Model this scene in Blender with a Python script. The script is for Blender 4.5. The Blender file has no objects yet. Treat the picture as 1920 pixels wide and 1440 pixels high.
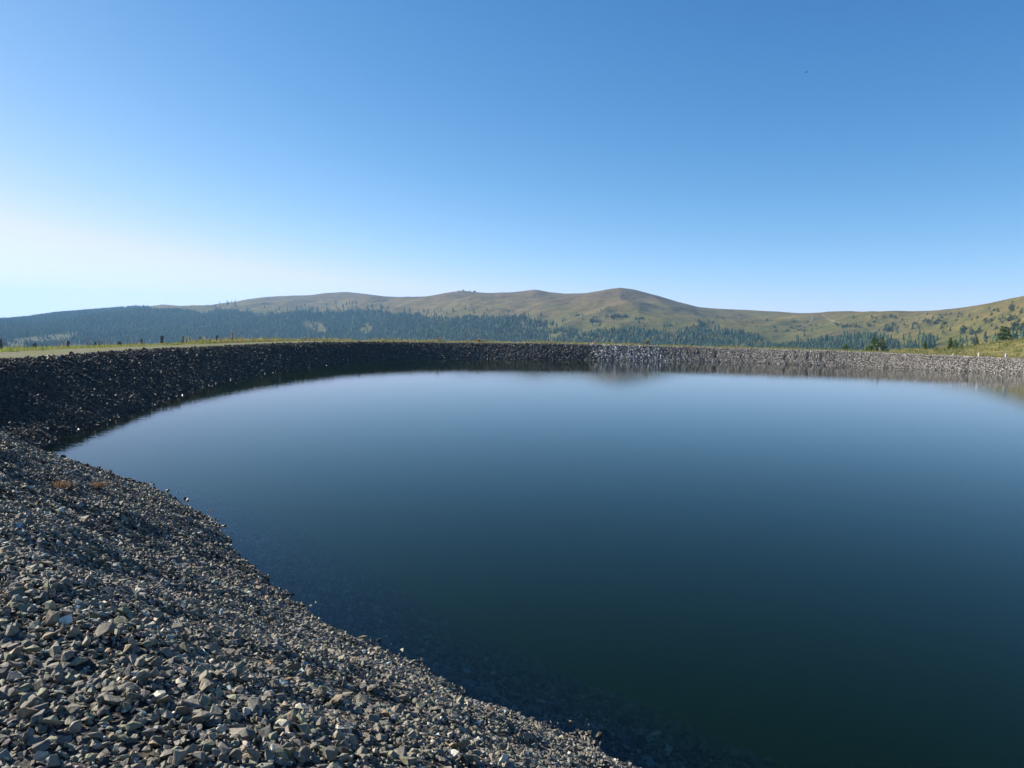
import bpy, bmesh, math
import numpy as np
from mathutils import Matrix, Vector
R = math.radians
rng = np.random.RandomState(7)
scn = bpy.context.scene
col = scn.collection

# ------------------------------------------------------------------ camera
CAMZ = 4.5; FPX = 1350.0; PITCH = R(4.14); ROLL = R(1.6)
cam = bpy.data.cameras.new('camera'); camo = bpy.data.objects.new('camera', cam); col.objects.link(camo)
RM = Matrix.Rotation(math.pi/2-PITCH, 3, 'X') @ Matrix.Rotation(ROLL, 3, 'Z')
camo.matrix_world = Matrix.Translation((0, 0, CAMZ)) @ RM.to_4x4()
cam.sensor_width = 36; cam.lens = 36*FPX/1920; cam.clip_start = 0.05; cam.clip_end = 60000
scn.camera = camo
RMn = np.array(RM)
scn.render.resolution_x = 1024; scn.render.resolution_y = 768
# ------------------------------------------------------------------ light
SUN_AZ = R(-69); SUN_EL = R(27.5)             # azimuth from +Y, negative = left
world = bpy.data.worlds.new('World'); scn.world = world; world.use_nodes = True
wn = world.node_tree; bg = wn.nodes['Background']
sky = wn.nodes.new('ShaderNodeTexSky'); sky.sky_type = 'NISHITA'; sky.sun_disc = False
sky.sun_elevation = SUN_EL; sky.sun_rotation = SUN_AZ
sky.altitude = 1700; sky.air_density = 0.7; sky.dust_density = 0.7; sky.ozone_density = 3.0
bg.inputs['Strength'].default_value = 0.075
def sky_grade(gr_, k_):
    sp = wn.nodes.new('ShaderNodeSeparateColor'); cb = wn.nodes.new('ShaderNodeCombineColor'); wn.links.new(sky.outputs[0], sp.inputs[0])
    for i in range(3):
        p = wn.nodes.new('ShaderNodeMath'); p.operation = 'POWER'; wn.links.new(sp.outputs[i], p.inputs[0]); p.inputs[1].default_value = gr_[i]
        m_ = wn.nodes.new('ShaderNodeMath'); m_.operation = 'MULTIPLY'; wn.links.new(p.outputs[0], m_.inputs[0]); m_.inputs[1].default_value = k_[i]
        wn.links.new(m_.outputs[0], cb.inputs[i])
    src = cb.inputs[1].links[0].from_socket
    for op, val in (('POWER', -4.), ('ADD', 5.9**-4), ('POWER', -.25)):
        gm = wn.nodes.new('ShaderNodeMath'); gm.operation = op; wn.links.new(src, gm.inputs[0]); gm.inputs[1].default_value = val; src = gm.outputs[0]
    wn.links.new(src, cb.inputs[1])
    mn = wn.nodes.new('ShaderNodeMath'); mn.operation = 'MULTIPLY'; wn.links.new(cb.inputs[1].links[0].from_socket, mn.inputs[0]); mn.inputs[1].default_value = .95
    mi = wn.nodes.new('ShaderNodeMath'); mi.operation = 'MINIMUM'; wn.links.new(cb.inputs[0].links[0].from_socket, mi.inputs[0]); wn.links.new(mn.outputs[0], mi.inputs[1])
    wn.links.new(mi.outputs[0], cb.inputs[0]); wn.links.new(cb.outputs[0], bg.inputs[0])
GSKY = (1.6, 1.05, .72); KS = (1.9, 1.03, .88)   # clear mountain air: deeper blue away from the sun
sky_grade(GSKY, [k*.15**(g-1) for k, g in zip(KS, GSKY)])
sun = bpy.data.lights.new('sun', 'SUN'); sun.energy = 5.0; sun.angle = R(0.53); sun.color = (1.0, 0.91, 0.78)
suno = bpy.data.objects.new('sun', sun); col.objects.link(suno)
sd = Vector((math.sin(SUN_AZ)*math.cos(SUN_EL), math.cos(SUN_AZ)*math.cos(SUN_EL), math.sin(SUN_EL)))
suno.rotation_euler = sd.to_track_quat('Z', 'Y').to_euler()
scn.view_settings.view_transform = 'Standard'; scn.view_settings.look = 'None'
scn.view_settings.exposure = 1.29; scn.view_settings.gamma = 1
scn.cycles.transparent_max_bounces = 24
scn.cycles.volume_bounces = 1

# ------------------------------------------------------------------ helpers
def project(P):
    P = np.atleast_2d(np.asarray(P, float)); q = (P-np.array([0, 0, CAMZ])) @ RMn
    d = -q[:, 2]; d = np.where(np.abs(d) < 1e-6, 1e-6, d)
    return np.stack([960+FPX*q[:, 0]/d, 720-FPX*q[:, 1]/d, d], 1)
def ray(px, py):
    v = np.stack([(np.asarray(px, float)-960)/FPX, (720-np.asarray(py, float))/FPX, -np.ones(np.shape(px))], -1)
    return v @ RMn.T
def at_z(px, py, z):
    v = ray(px, py); k = (z-CAMZ)/v[..., 2]
    return v[..., 0]*k, v[..., 1]*k
def sstep(x, a=0., b=1.):
    u = np.clip((x-a)/(b-a), 0, 1); return u*u*(3-2*u)
_tab = np.random.RandomState(3).rand(256, 256)
def vnoise(x, y):
    xi = np.floor(x).astype(int); yi = np.floor(y).astype(int); u = x-xi; v = y-yi
    u = u*u*(3-2*u); v = v*v*(3-2*v)
    a = _tab[xi & 255, yi & 255]; b = _tab[(xi+1) & 255, yi & 255]; c = _tab[xi & 255, (yi+1) & 255]; d = _tab[(xi+1) & 255, (yi+1) & 255]
    return (a*(1-u)+b*u)*(1-v)+(c*(1-u)+d*u)*v
def fbm(x, y, o=4):
    x = np.asarray(x, float); y = np.asarray(y, float)
    s = 0; a = 1; n = 0
    for i in range(o):
        s = s+a*vnoise(x*2**i+17*i, y*2**i+31*i); n += a; a *= .5
    return s/n*2-1
def tag(o, label=None, cat=None, group=None, kind=None):
    if label: o['label'] = label
    if cat: o['category'] = cat
    if group: o['group'] = group
    if kind: o['kind'] = kind
    return o
def npmesh(name, V, F, mat=None, smooth=False, rgb=None):
    me = bpy.data.meshes.new(name); V = np.asarray(V, np.float32); F = np.asarray(F, np.int32)
    n, k = F.shape
    me.vertices.add(len(V)); me.vertices.foreach_set('co', V.ravel())
    me.loops.add(n*k); me.loops.foreach_set('vertex_index', F.ravel())
    me.polygons.add(n); me.polygons.foreach_set('loop_start', np.arange(n, dtype=np.int32)*k)
    me.polygons.foreach_set('use_smooth', np.full(n, smooth))
    if rgb is not None:
        a = me.color_attributes.new('tone', 'FLOAT_COLOR', 'POINT')
        c = np.ones((len(V), 4), np.float32); c[:, :3] = rgb
        a.data.foreach_set('color', c.ravel())
    me.update(calc_edges=True)
    if mat: me.materials.append(mat)
    return me
def obj(name, me, parent=None, loc=None):
    o = bpy.data.objects.new(name, me); col.objects.link(o)
    if parent: o.parent = parent
    if loc is not None: o.location = loc
    return o
def empty(name, loc, rz=0):
    o = bpy.data.objects.new(name, None); col.objects.link(o); o.location = loc; o.rotation_euler = (0, 0, rz); return o
def grid_faces(nu, nv, wrap=False):
    i = np.arange(nu if wrap else nu-1)[:, None]; j = np.arange(nv-1)[None]
    a = i*nv+j; b = ((i+1) % nu)*nv+j
    return np.stack([a, b, b+1, a+1], -1).reshape(-1, 4)

# ------------------------------------------------------------------ materials
def newmat(name, rough=.9, spec=.2):
    m = bpy.data.materials.new(name); m.use_nodes = True; nt = m.node_tree
    b = nt.nodes['Principled BSDF']; b.inputs['Roughness'].default_value = rough
    b.inputs['Specular IOR Level'].default_value = spec
    return m, nt, b
def nd(nt, t, **k):
    n = nt.nodes.new(t)
    for a, v in k.items(): setattr(n, a, v)
    return n
def noise(nt, scale, detail=5, rough=.55, vec=None):
    n = nd(nt, 'ShaderNodeTexNoise'); n.inputs['Scale'].default_value = scale
    n.inputs['Detail'].default_value = detail; n.inputs['Roughness'].default_value = rough
    if vec is not None: nt.links.new(vec, n.inputs['Vector'])
    return n
def ramp(nt, fac, stops):
    r = nd(nt, 'ShaderNodeValToRGB'); e = r.color_ramp.elements
    e[0].position = stops[0][0]; e[0].color = (*stops[0][1], 1)
    e[1].position = stops[-1][0]; e[1].color = (*stops[-1][1], 1)
    for p, c in stops[1:-1]:
        q = e.new(p); q.color = (*c, 1)
    nt.links.new(fac, r.inputs[0]); return r.outputs[0]
def mixc(nt, fac, a, b, mode='MIX'):
    m = nd(nt, 'ShaderNodeMix', data_type='RGBA', blend_type=mode)
    for s, v in ((m.inputs[0], fac), (m.inputs[6], a), (m.inputs[7], b)):
        if hasattr(v, 'links') or isinstance(v, bpy.types.NodeSocket): nt.links.new(v, s)
        elif isinstance(v, (int, float)): s.default_value = v
        else: s.default_value = (*v, 1)
    return m.outputs[2]
def bump(nt, h, b, strength, dist):
    n = nd(nt, 'ShaderNodeBump'); n.inputs['Strength'].default_value = strength; n.inputs['Distance'].default_value = dist
    nt.links.new(h, n.inputs['Height']); nt.links.new(n.outputs[0], b.inputs['Normal'])
def gpos(nt):
    return nd(nt, 'ShaderNodeNewGeometry').outputs['Position']

def mat_tone(name, rough=.85, spec=.3, ns=30, bs=.35, bd=.01, lo=.7, hi=1.25):
    m, nt, b = newmat(name, rough, spec)
    a = nd(nt, 'ShaderNodeAttribute', attribute_name='tone')
    tc = nd(nt, 'ShaderNodeTexCoord')
    n = noise(nt, ns, 5, .65, gpos(nt))
    c = ramp(nt, n.outputs[0], [(.25, (lo,)*3), (.75, (hi,)*3)])
    nt.links.new(mixc(nt, 1., a.outputs['Color'], c, 'MULTIPLY'), b.inputs['Base Color'])
    bump(nt, n.outputs[0], b, bs, bd)
    return m
M_ROCK = mat_tone('stone', .78, .35, 38, .6, .012, .62, 1.35)
nt = M_ROCK.node_tree; b_ = nt.nodes['Principled BSDF']; l_ = b_.inputs['Base Color'].links[0].from_socket   # stones are wet and dark up to a hand above the water
sz_ = nd(nt, 'ShaderNodeSeparateXYZ'); nt.links.new(gpos(nt), sz_.inputs[0]); nw = noise(nt, 1.3, 3, .5, gpos(nt))
ma = nd(nt, 'ShaderNodeMath', operation='MULTIPLY_ADD'); nt.links.new(nw.outputs[0], ma.inputs[0]); ma.inputs[1].default_value = -.14; nt.links.new(sz_.outputs[2], ma.inputs[2])
wr = nd(nt, 'ShaderNodeMapRange'); nt.links.new(ma.outputs[0], wr.inputs[0]); wr.inputs[1].default_value = -.02; wr.inputs[2].default_value = .03; wr.inputs[3].default_value = .55; wr.inputs[4].default_value = 1
wv = nd(nt, 'ShaderNodeVectorMath', operation='SCALE'); nt.links.new(l_, wv.inputs[0]); nt.links.new(wr.outputs[0], wv.inputs['Scale']); nt.links.new(wv.outputs[0], b_.inputs['Base Color'])
r2_ = nd(nt, 'ShaderNodeMapRange'); nt.links.new(wr.outputs[0], r2_.inputs[0]); r2_.inputs[1].default_value = .55; r2_.inputs[2].default_value = 1; r2_.inputs[3].default_value = .55; r2_.inputs[4].default_value = .8; nt.links.new(r2_.outputs[0], b_.inputs['Roughness'])
M_GRASS = mat_tone('grass_blades', .8, .15, 3, 0, .01, .85, 1.15)
nt = M_GRASS.node_tree; b_ = nt.nodes['Principled BSDF']; o_ = nt.nodes['Material Output']
tl_ = nd(nt, 'ShaderNodeBsdfTranslucent'); nt.links.new(b_.inputs['Base Color'].links[0].from_socket, tl_.inputs[0]); mx_ = nd(nt, 'ShaderNodeMixShader'); mx_.inputs[0].default_value = .45
nt.links.new(b_.outputs[0], mx_.inputs[1]); nt.links.new(tl_.outputs[0], mx_.inputs[2]); nt.links.new(mx_.outputs[0], o_.inputs[0])
M_NEEDLE = mat_tone('conifer_needles', .8, .15, 1.2, 0, .01, .7, 1.3)

def mat_gravel():
    m, nt, b = newmat('fine_gravel', .95, .1); p = gpos(nt)
    v = nd(nt, 'ShaderNodeTexVoronoi'); v.inputs['Scale'].default_value = 16; nt.links.new(p, v.inputs['Vector'])
    n = noise(nt, 5, 6, .7, p)
    c1 = ramp(nt, v.outputs['Color'], [(.2, (.02, .019, .016)), (.8, (.07, .066, .056))])
    c = mixc(nt, n.outputs[0], c1, (.045, .042, .037))
    nt.links.new(c, b.inputs['Base Color']); bump(nt, v.outputs['Distance'], b, 1, .06)
    return m
M_GRAVEL = mat_gravel()
def mat_track():
    m, nt, b = newmat('track', .95, .1); p = gpos(nt)
    n = noise(nt, .45, 6, .65, p); n2 = noise(nt, 9, 4, .7, p); v = nd(nt, 'ShaderNodeTexVoronoi'); v.inputs['Scale'].default_value = 14
    nt.links.new(p, v.inputs['Vector'])
    g = ramp(nt, v.outputs['Color'], [(.2, (.085, .082, .07)), (.8, (.18, .17, .145))])
    gr = ramp(nt, n2.outputs[0], [(.3, (.07, .09, .03)), (.7, (.15, .15, .06))])
    f = ramp(nt, n.outputs[0], [(.38, (0, 0, 0)), (.52, (.85, .85, .85))])
    ln = nd(nt, 'ShaderNodeVectorMath', operation='LENGTH'); nt.links.new(p, ln.inputs[0])
    mr = nd(nt, 'ShaderNodeMapRange'); nt.links.new(ln.outputs['Value'], mr.inputs[0]); mr.inputs[1].default_value = 14; mr.inputs[2].default_value = 22
    nt.links.new(mixc(nt, mr.outputs[0], (.07, .066, .06), mixc(nt, f, g, gr)), b.inputs['Base Color']); bump(nt, n2.outputs[0], b, .7, .05)
    return m
M_TRACK = mat_track()
def mat_meadow():
    m, nt, b = newmat('meadow', .95, .1); p = gpos(nt)
    mp = nd(nt, 'ShaderNodeMapping'); nt.links.new(p, mp.inputs[0]); mp.inputs['Scale'].default_value = (1, 1, 2.5)
    n = noise(nt, .35, 7, .68, mp.outputs[0]); n2 = noise(nt, 2.6, 5, .7, p)
    c = ramp(nt, n.outputs[0], [(.33, (.045, .07, .018)), (.45, (.10, .115, .03)), (.52, (.18, .165, .06)), (.62, (.27, .235, .105)), (.75, (.105, .115, .035))])
    c2 = ramp(nt, n2.outputs[0], [(.3, (.6, .6, .6)), (.7, (1.25, 1.25, 1.2))])
    nt.links.new(mixc(nt, 1., c, c2, 'MULTIPLY'), b.inputs['Base Color']); bump(nt, n2.outputs[0], b, 1, .35)
    return m
M_MEADOW = mat_meadow()
def mat_hill():
    m, nt, b = newmat('heath', .95, .05); p = gpos(nt)
    sx = nd(nt, 'ShaderNodeSeparateXYZ'); nt.links.new(p, sx.inputs[0])
    n = noise(nt, .006, 8, .62, p); n2 = noise(nt, .045, 6, .7, p); n3 = noise(nt, .2, 4, .7, p)
    ad = nd(nt, 'ShaderNodeMath', operation='MULTIPLY_ADD'); nt.links.new(n.outputs[0], ad.inputs[0]); ad.inputs[1].default_value = 190
    nt.links.new(sx.outputs[2], ad.inputs[2])
    mr = nd(nt, 'ShaderNodeMapRange'); nt.links.new(ad.outputs[0], mr.inputs[0]); mr.inputs[1].default_value = 90; mr.inputs[2].default_value = 240
    c = ramp(nt, mr.outputs[0], [(0, (.095, .102, .036)), (.35, (.125, .114, .048)), (.7, (.142, .114, .060)), (1, (.130, .100, .062))])
    g = ramp(nt, n2.outputs[0], [(.33, (.55, .68, .5)), (.48, (1, 1, 1)), (.66, (1.4, 1.28, 1.12))])
    g2 = ramp(nt, n3.outputs[0], [(.34, (.45, .5, .45)), (.46, (1, 1, 1)), (.7, (1.35, 1.33, 1.25))])
    c = mixc(nt, 1., mixc(nt, 1., c, g, 'MULTIPLY'), g2, 'MULTIPLY')
    c = mixc(nt, 1., c, (.70, .655, .60), 'MULTIPLY'); nt.links.new(c, b.inputs['Base Color']); bump(nt, n2.outputs[0], b, .6, 5)
    return m
M_HILL = mat_hill()
def mat_plain(name, c, rough=.85, ns=20, bs=.3, bd=.01):
    m, nt, b = newmat(name, rough, .25); tc = nd(nt, 'ShaderNodeTexCoord')
    n = noise(nt, ns, 5, .65, tc.outputs['Object'])
    cc = ramp(nt, n.outputs[0], [(.3, tuple(x*.65 for x in c)), (.7, tuple(x*1.25 for x in c))])
    nt.links.new(cc, b.inputs['Base Color']); bump(nt, n.outputs[0], b, bs, bd); return m
M_WOOD = mat_plain('weathered_wood', (.13, .10, .08))
M_PALEWOOD = mat_plain('bleached_wood', (.5, .46, .4))
M_WHITE = mat_plain('white_paint', (.45, .43, .40), .6)
M_RED = mat_plain('red_paint', (.5, .03, .04), .5)
M_BARK = mat_plain('bark', (.09, .065, .045))
M_STALK = mat_plain('dead_stalk', (.10, .075, .05))
M_BIRD = mat_plain('dark_feathers', (.02, .02, .025), .7)
M_OUT = mat_plain('outcrop_rock', (.13, .125, .12), .9, .15, .8, 1.5)

# ------------------------------------------------------------------ pond outline
SH = [(1180,1442),(1090,1388),(1000,1350),(900,1312),(800,1265),(700,1212),(600,1160),(520,1095),(480,1062),(438,1034),(434,1014),(395,984),(350,950),(290,921),(245,904),(200,893),(160,881),(120,874),(74,870),(52,860),(62,848),(88,830),(116,814),(160,801),(200,787),(250,770),(300,752),(350,735),(400,719),(450,708),(500,700),(550,692),(600,686),(650,681),(700,677),(800,673.5),(900,673),(1000,674),(1100,675),(1200,676.5),(1300,678),(1400,680.5),(1500,684),(1600,687),(1700,691.5),(1800,696),(1920,702)]
sx, sy = at_z([p[0] for p in SH], [p[1] for p in SH], 0.0)
pts = np.stack([sx, sy], 1)
e = pts[-1]
close = np.array([[e[0]+9, e[1]-14], [e[0]+13, 78], [e[0]+8, 48], [74, 20], [52, 2], [30, -8], [15, -6], [7, 0], [3.9, 4.2]])
ctrl = np.vstack([pts, close])
def catmull(P, closed=True, step=.3):
    out = []; n = len(P)
    for i in range(n):
        p0, p1, p2, p3 = P[i-1], P[i], P[(i+1) % n], P[(i+2) % n]
        L = np.linalg.norm(p2-p1); k = max(2, int(L/step)); t = np.linspace(0, 1, k, endpoint=False)[:, None]
        # centripetal-ish tangents
        d0 = max(np.linalg.norm(p1-p0), 1e-3); d2 = max(np.linalg.norm(p3-p2), 1e-3)
        m1 = ((p1-p0)/d0*L+(p2-p1)*d0/1.)/(d0+L)*1. if False else ((p1-p0)/d0*L*L+(p2-p1)*d0)/(d0+L)
        m2 = ((p3-p2)/d2*L*L+(p2-p1)*d2)/(d2+L)
        h = (2*t**3-3*t**2+1)*p1+(t**3-2*t**2+t)*m1+(-2*t**3+3*t**2)*p2+(t**3-t**2)*m2
        out.append(h)
    return np.vstack(out)
S0 = catmull(ctrl)
def resample(P, step):
    Q = np.vstack([P, P[:1]]); d = np.r_[0, np.cumsum(np.linalg.norm(np.diff(Q, axis=0), axis=1))]
    n = int(d[-1]/step); t = np.linspace(0, d[-1], n, endpoint=False)
    return np.stack([np.interp(t, d, Q[:, k]) for k in (0, 1)], 1), d[-1]
S, PER = resample(S0, .35); NT = len(S); DS = PER/NT
def smooth_loop(A, sig):
    k = int(sig*3/DS); w = np.exp(-.5*(np.arange(-k, k+1)*DS/sig)**2); w /= w.sum()
    n = len(A); idx = (np.arange(n)[:, None]+np.arange(-k, k+1)[None]) % n
    return np.tensordot(A[idx], w, axes=([1], [0]))
SS = smooth_loop(S, 2.2)
T = np.roll(smooth_loop(S, 4.), -1, 0)-np.roll(smooth_loop(S, 4.), 1, 0); T /= np.linalg.norm(T, axis=1)[:, None]
NRM = smooth_loop(np.stack([-T[:, 1], T[:, 0]], 1), 3.); NRM /= np.linalg.norm(NRM, axis=1)[:, None]
cen = S.mean(0)
if ((SS-cen)*NRM).sum(1).mean() < 0: NRM = -NRM
W0 = 4.5
SSJ = None
def pos_at(t, off):
    """t: float index along the shore, off: metres outward"""
    t = np.asarray(t, float) % NT; i = np.floor(t).astype(int) % NT; j = (i+1) % NT; f = (t-np.floor(t))[..., None]
    a = S[i]*(1-f)+S[j]*f; b = SS[i]*(1-f)+SS[j]*f; n = NRM[i]*(1-f)+NRM[j]*f
    off = np.asarray(off, float)[..., None]
    k = sstep(np.abs(off), 0, 3.5)
    return a*(1-k)+b*k+n*off
# crest height along the loop, fitted to where the crest shows
CR = [(0,679),(100,669),(200,660.5),(300,655),(400,650.5),(480,646),(560,643),(600,641.5),(700,641),(800,642),(900,643),(1000,643.5),(1100,645.5),(1200,648),(1300,650.5),(1400,653),(1500,656),(1600,659),(1700,663),(1800,667),(1920,672.5)]
ti = np.arange(NT)
cp = pos_at(ti, np.full(NT, W0)); pr = project(np.c_[cp, np.full(NT, 2.65)])
iy = np.argmin(np.hypot(*(S-np.array(at_z(1920, 702, 0))).T)); icor = np.argmin(np.hypot(*(S-np.array(at_z(52, 860, 0))).T))
ZC = np.full(NT, np.nan)
vis = (pr[:, 0] > -150) & (pr[:, 0] < 1960) & (pr[:, 2] > 25) & (ti > icor-15) & (ti <= iy+40)
cy = np.interp(pr[:, 0], [c[0] for c in CR], [c[1] for c in CR])
rr = ray(pr[:, 0], cy)
zz = CAMZ+rr[:, 2]*np.hypot(cp[:, 0], cp[:, 1])/np.hypot(rr[:, 0], rr[:, 1])
ZC[vis] = zz[vis]
known = np.where(vis)[0]; print('crest z', np.round(np.percentile(zz[vis], [0, 10, 50, 90, 100]), 2), 'perimeter', round(PER), NT)
ZC = np.interp(ti, np.r_[known, NT+known[0]], np.r_[zz[known], zz[known[0]]])
far_known = ti > known[-1]+60
tt0 = known[0]
ZC[:max(tt0-30, 0)] = 2.65; ZC[far_known] = 2.7
ZC = smooth_loop(ZC, 4.)
BEN = np.exp(-.5*((ti-icor)*DS/4.5)**2)                # gravel bench by the pond's left corner
RILL = sstep(project(np.c_[S, np.zeros(NT)])[:, 0], 1240, 1330)*((ti > icor+20) & (ti < iy+60))
_w = np.random.RandomState(5)
ril_t = np.cumsum(_w.uniform(1.9, 3.3, 200)); ril_d = _w.uniform(.03, .17, 200)
def lerp_t(A, t):
    t = np.asarray(t, float) % NT; i = np.floor(t).astype(int) % NT; f = t-np.floor(t); return A[i]*(1-f)+A[(i+1) % NT]*f
def land_z(t, off, x, y):
    zc = lerp_t(ZC, t); off = np.asarray(off, float)
    a = off*zc/W0; k = .28; h = np.clip(.5+.5*(zc-a)/k, 0, 1); z = zc*(1-h)+a*h-k*h*(1-h)+0*zc
    b = lerp_t(BEN, t); z = z*(1-.5*b*np.exp(-.5*((off-2.0)/1.3)**2))
    z = np.where(off < 0, np.maximum(np.where(off > -2.4, off/3.0, -.8+(off+2.4)/1.7), -6.0), z)
    slope = sstep(off, -2, .6)*(1-sstep(off, W0+.2, W0+1.5)*.7)
    near = sstep(np.hypot(x, y), 45, 15)
    z = z+slope*(fbm(x*.8, y*.8, 3)*(.06+.11*near)+fbm(x*2.6+9, y*2.6, 2)*.035)
    # rills running down the right-hand bank
    s = (t % NT)*DS+.5*fbm(off*.6, t*.002, 2); j = np.clip(np.searchsorted(ril_t, s-ril_t[0]*0)-0, 1, 199)
    dd = np.minimum(np.abs(s-ril_t[j]), np.abs(s-ril_t[j-1])); dep = np.where(np.abs(s-ril_t[j]) < np.abs(s-ril_t[j-1]), ril_d[j], ril_d[j-1])
    z = z-lerp_t(RILL, t)*dep*1.3*np.exp(-.5*(dd/.22)**2)*sstep(off, -.6, .3)*sstep(off, 4.3, 2.6)
    hillx = sstep(x-.56*y, 0, 60)*sstep(y, 20, 80)
    o2 = off-(W0+6.5)
    fall = np.where(o2 > 0, 42*(1-np.exp(-np.clip(o2, 0, None)*.42/42)) + np.clip(o2-60, 0, None)*.12, 0)
    fm = sstep(x-.41*y, -6, 6)*sstep(y, 20, 80)*sstep(off, 230, 120); fall = fall*(1-fm)+4.2*(1-np.exp(-fall/4.2))*fm
    z = z-fall*(1-sstep(x-.5*y, -5, 10)*sstep(y, 20, 80)*sstep(off, 500, 120))+9.5*hillx*sstep(off, 11, 50)*sstep(off, 190, 60)
    z = z+sstep(off, 12, 30)*fbm(x*.12, y*.12, 4)*.9
    return z
def off_of(x, y):
    d = np.hypot(SS[:, 0]-x, SS[:, 1]-y); i = int(np.argmin(d)); return i, float((np.array([x, y])-SS[i])@NRM[i])
def ground_z(x, y):
    i, o = off_of(x, y); return float(land_z(np.array([float(i)]), np.array([o]), np.array([x]), np.array([y]))[0])
def sheet(name, offs, mat, step=1, dz=0.):
    tt = ti[::step].astype(float); A, B = np.meshgrid(tt, offs, indexing='ij')
    P = pos_at(A.ravel(), B.ravel()); z = land_z(A.ravel(), B.ravel(), P[:, 0], P[:, 1])+dz
    return npmesh(name, np.c_[P, z], grid_faces(len(tt), len(offs), True)[:, ::-1], mat, True)
offs_in = np.r_[np.linspace(-16, -2, 12), np.arange(-1.75, W0+.51, .25)]
o = obj('embankment', sheet('embankment', offs_in, M_GRAVEL)); tag(o, kind='structure')
o = obj('path', sheet('path', np.r_[np.arange(W0+.5, W0+6.6, .5)], M_TRACK)); tag(o, kind='structure')
o = obj('ground', sheet('ground', np.r_[W0+6.5, 11.6, 12.3, 13, 14, 15.5, 17, 19, 21, 24, 27, 30, 34, 38, 43, 48, 55, 65, 80, 100, 130, 170, 220, 300, 420], M_MEADOW)); tag(o, kind='structure')
# pond floor
inner = pos_at(ti[::4].astype(float), np.full(len(ti[::4]), -15.5))
me = npmesh('pond_floor', np.r_[np.c_[inner, np.full(len(inner), -5.98)], [[cen[0], cen[1], -6.3]]],
            np.stack([np.arange(len(inner)), (np.arange(len(inner))+1) % len(inner), np.full(len(inner), len(inner))], 1), M_GRAVEL)
tag(obj('pond_floor', me), kind='structure')

# ------------------------------------------------------------------ water
def mat_water():
    m = bpy.data.materials.new('water'); m.use_nodes = True; nt = m.node_tree; nt.nodes.clear()
    out = nd(nt, 'ShaderNodeOutputMaterial'); mx = nd(nt, 'ShaderNodeMixShader')
    fr = nd(nt, 'ShaderNodeFresnel'); fr.inputs[0].default_value = 1.21
    tr = nd(nt, 'ShaderNodeBsdfTransparent'); tr.inputs[0].default_value = (.96, .98, .98, 1)
    gl = nd(nt, 'ShaderNodeBsdfGlossy'); gl.inputs['Roughness'].default_value = .018; gl.inputs[0].default_value = (1, 1, 1, 1)
    p = gpos(nt); n1 = noise(nt, 2.2, 4, .55, p); n2 = noise(nt, 14, 3, .5, p)
    ad = nd(nt, 'ShaderNodeMath', operation='MULTIPLY_ADD'); nt.links.new(n2.outputs[0], ad.inputs[0]); ad.inputs[1].default_value = .1; nt.links.new(n1.outputs[0], ad.inputs[2])
    bp = nd(nt, 'ShaderNodeBump'); bp.inputs['Strength'].default_value = 1; bp.inputs['Distance'].default_value = .0035
    nt.links.new(ad.outputs[0], bp.inputs['Height']); nt.links.new(bp.outputs[0], gl.inputs['Normal'])
    nt.links.new(fr.outputs[0], mx.inputs[0]); nt.links.new(tr.outputs[0], mx.inputs[1]); nt.links.new(gl.outputs[0], mx.inputs[2])
    nt.links.new(mx.outputs[0], out.inputs['Surface'])
    ab = nd(nt, 'ShaderNodeVolumeAbsorption'); ab.inputs[0].default_value = (.48, .62, .1, 1); ab.inputs[1].default_value = .5
    sc = nd(nt, 'ShaderNodeVolumeScatter'); sc.inputs[0].default_value = (.85, .9, .05, 1); sc.inputs[1].default_value = .15
    av = nd(nt, 'ShaderNodeAddShader'); nt.links.new(ab.outputs[0], av.inputs[0]); nt.links.new(sc.outputs[0], av.inputs[1])
    nt.links.new(av.outputs[0], out.inputs['Volume'])
    return m
rim = pos_at(ti[::2].astype(float), np.full(len(ti[::2]), 1.2)); nr = len(rim)
bm = bmesh.new()
a = [bm.verts.new((x, y, 0)) for x, y in rim]; b = [bm.verts.new((x, y, -7.2)) for x, y in rim]
bm.faces.new(a); bm.faces.new(b[::-1])
for i in range(nr): bm.faces.new((a[i], b[i], b[(i+1) % nr], a[(i+1) % nr]))
bmesh.ops.recalc_face_normals(bm, faces=bm.faces)
me = bpy.data.meshes.new('water'); bm.to_mesh(me); bm.free(); me.materials.append(mat_water())
tag(obj('water', me), kind='structure')

# ------------------------------------------------------------------ stones
def rock_template(seed, detail):
    r = np.random.RandomState(seed); bm = bmesh.new()
    n = r.randint(8, 13)
    p = r.normal(size=(n, 3)); p /= np.linalg.norm(p, axis=1)[:, None]; p *= r.uniform(.75, 1.1, (n, 1))
    p *= np.array([1, r.uniform(.6, .95), r.uniform(.38, .75)])
    for q in p: bm.verts.new(q)
    h = bmesh.ops.convex_hull(bm, input=bm.verts)
    for v in [v for v in bm.verts if not v.link_faces]: bm.verts.remove(v)
    if detail:
        bmesh.ops.dissolve_limit(bm, angle_limit=R(16), verts=bm.verts, edges=bm.edges)
        bmesh.ops.bevel(bm, geom=list(bm.edges), offset=.028, segments=1, affect='EDGES')
        bmesh.ops.triangulate(bm, faces=bm.faces)
        bmesh.ops.subdivide_edges(bm, edges=[e for e in bm.edges if e.calc_length() > .35], cuts=1)
        for v in bm.verts:
            c = np.array(v.co); s = .07*float(fbm(np.array([c[0]*2.3+c[2]*1.9+seed]), np.array([c[1]*2.3-c[2]+seed*3]), 2)[0])
            v.co = v.co*(1+s)
    bmesh.ops.triangulate(bm, faces=bm.faces); bm.verts.ensure_lookup_table(); bm.verts.index_update()
    V = np.array([v.co[:] for v in bm.verts]); F = np.array([[v.index for v in f.verts] for f in bm.faces]); bm.free()
    return V, F
TLO = [rock_template(100+i, False) for i in range(26)]
THI = [rock_template(300+i, True) for i in range(24)]
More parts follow.
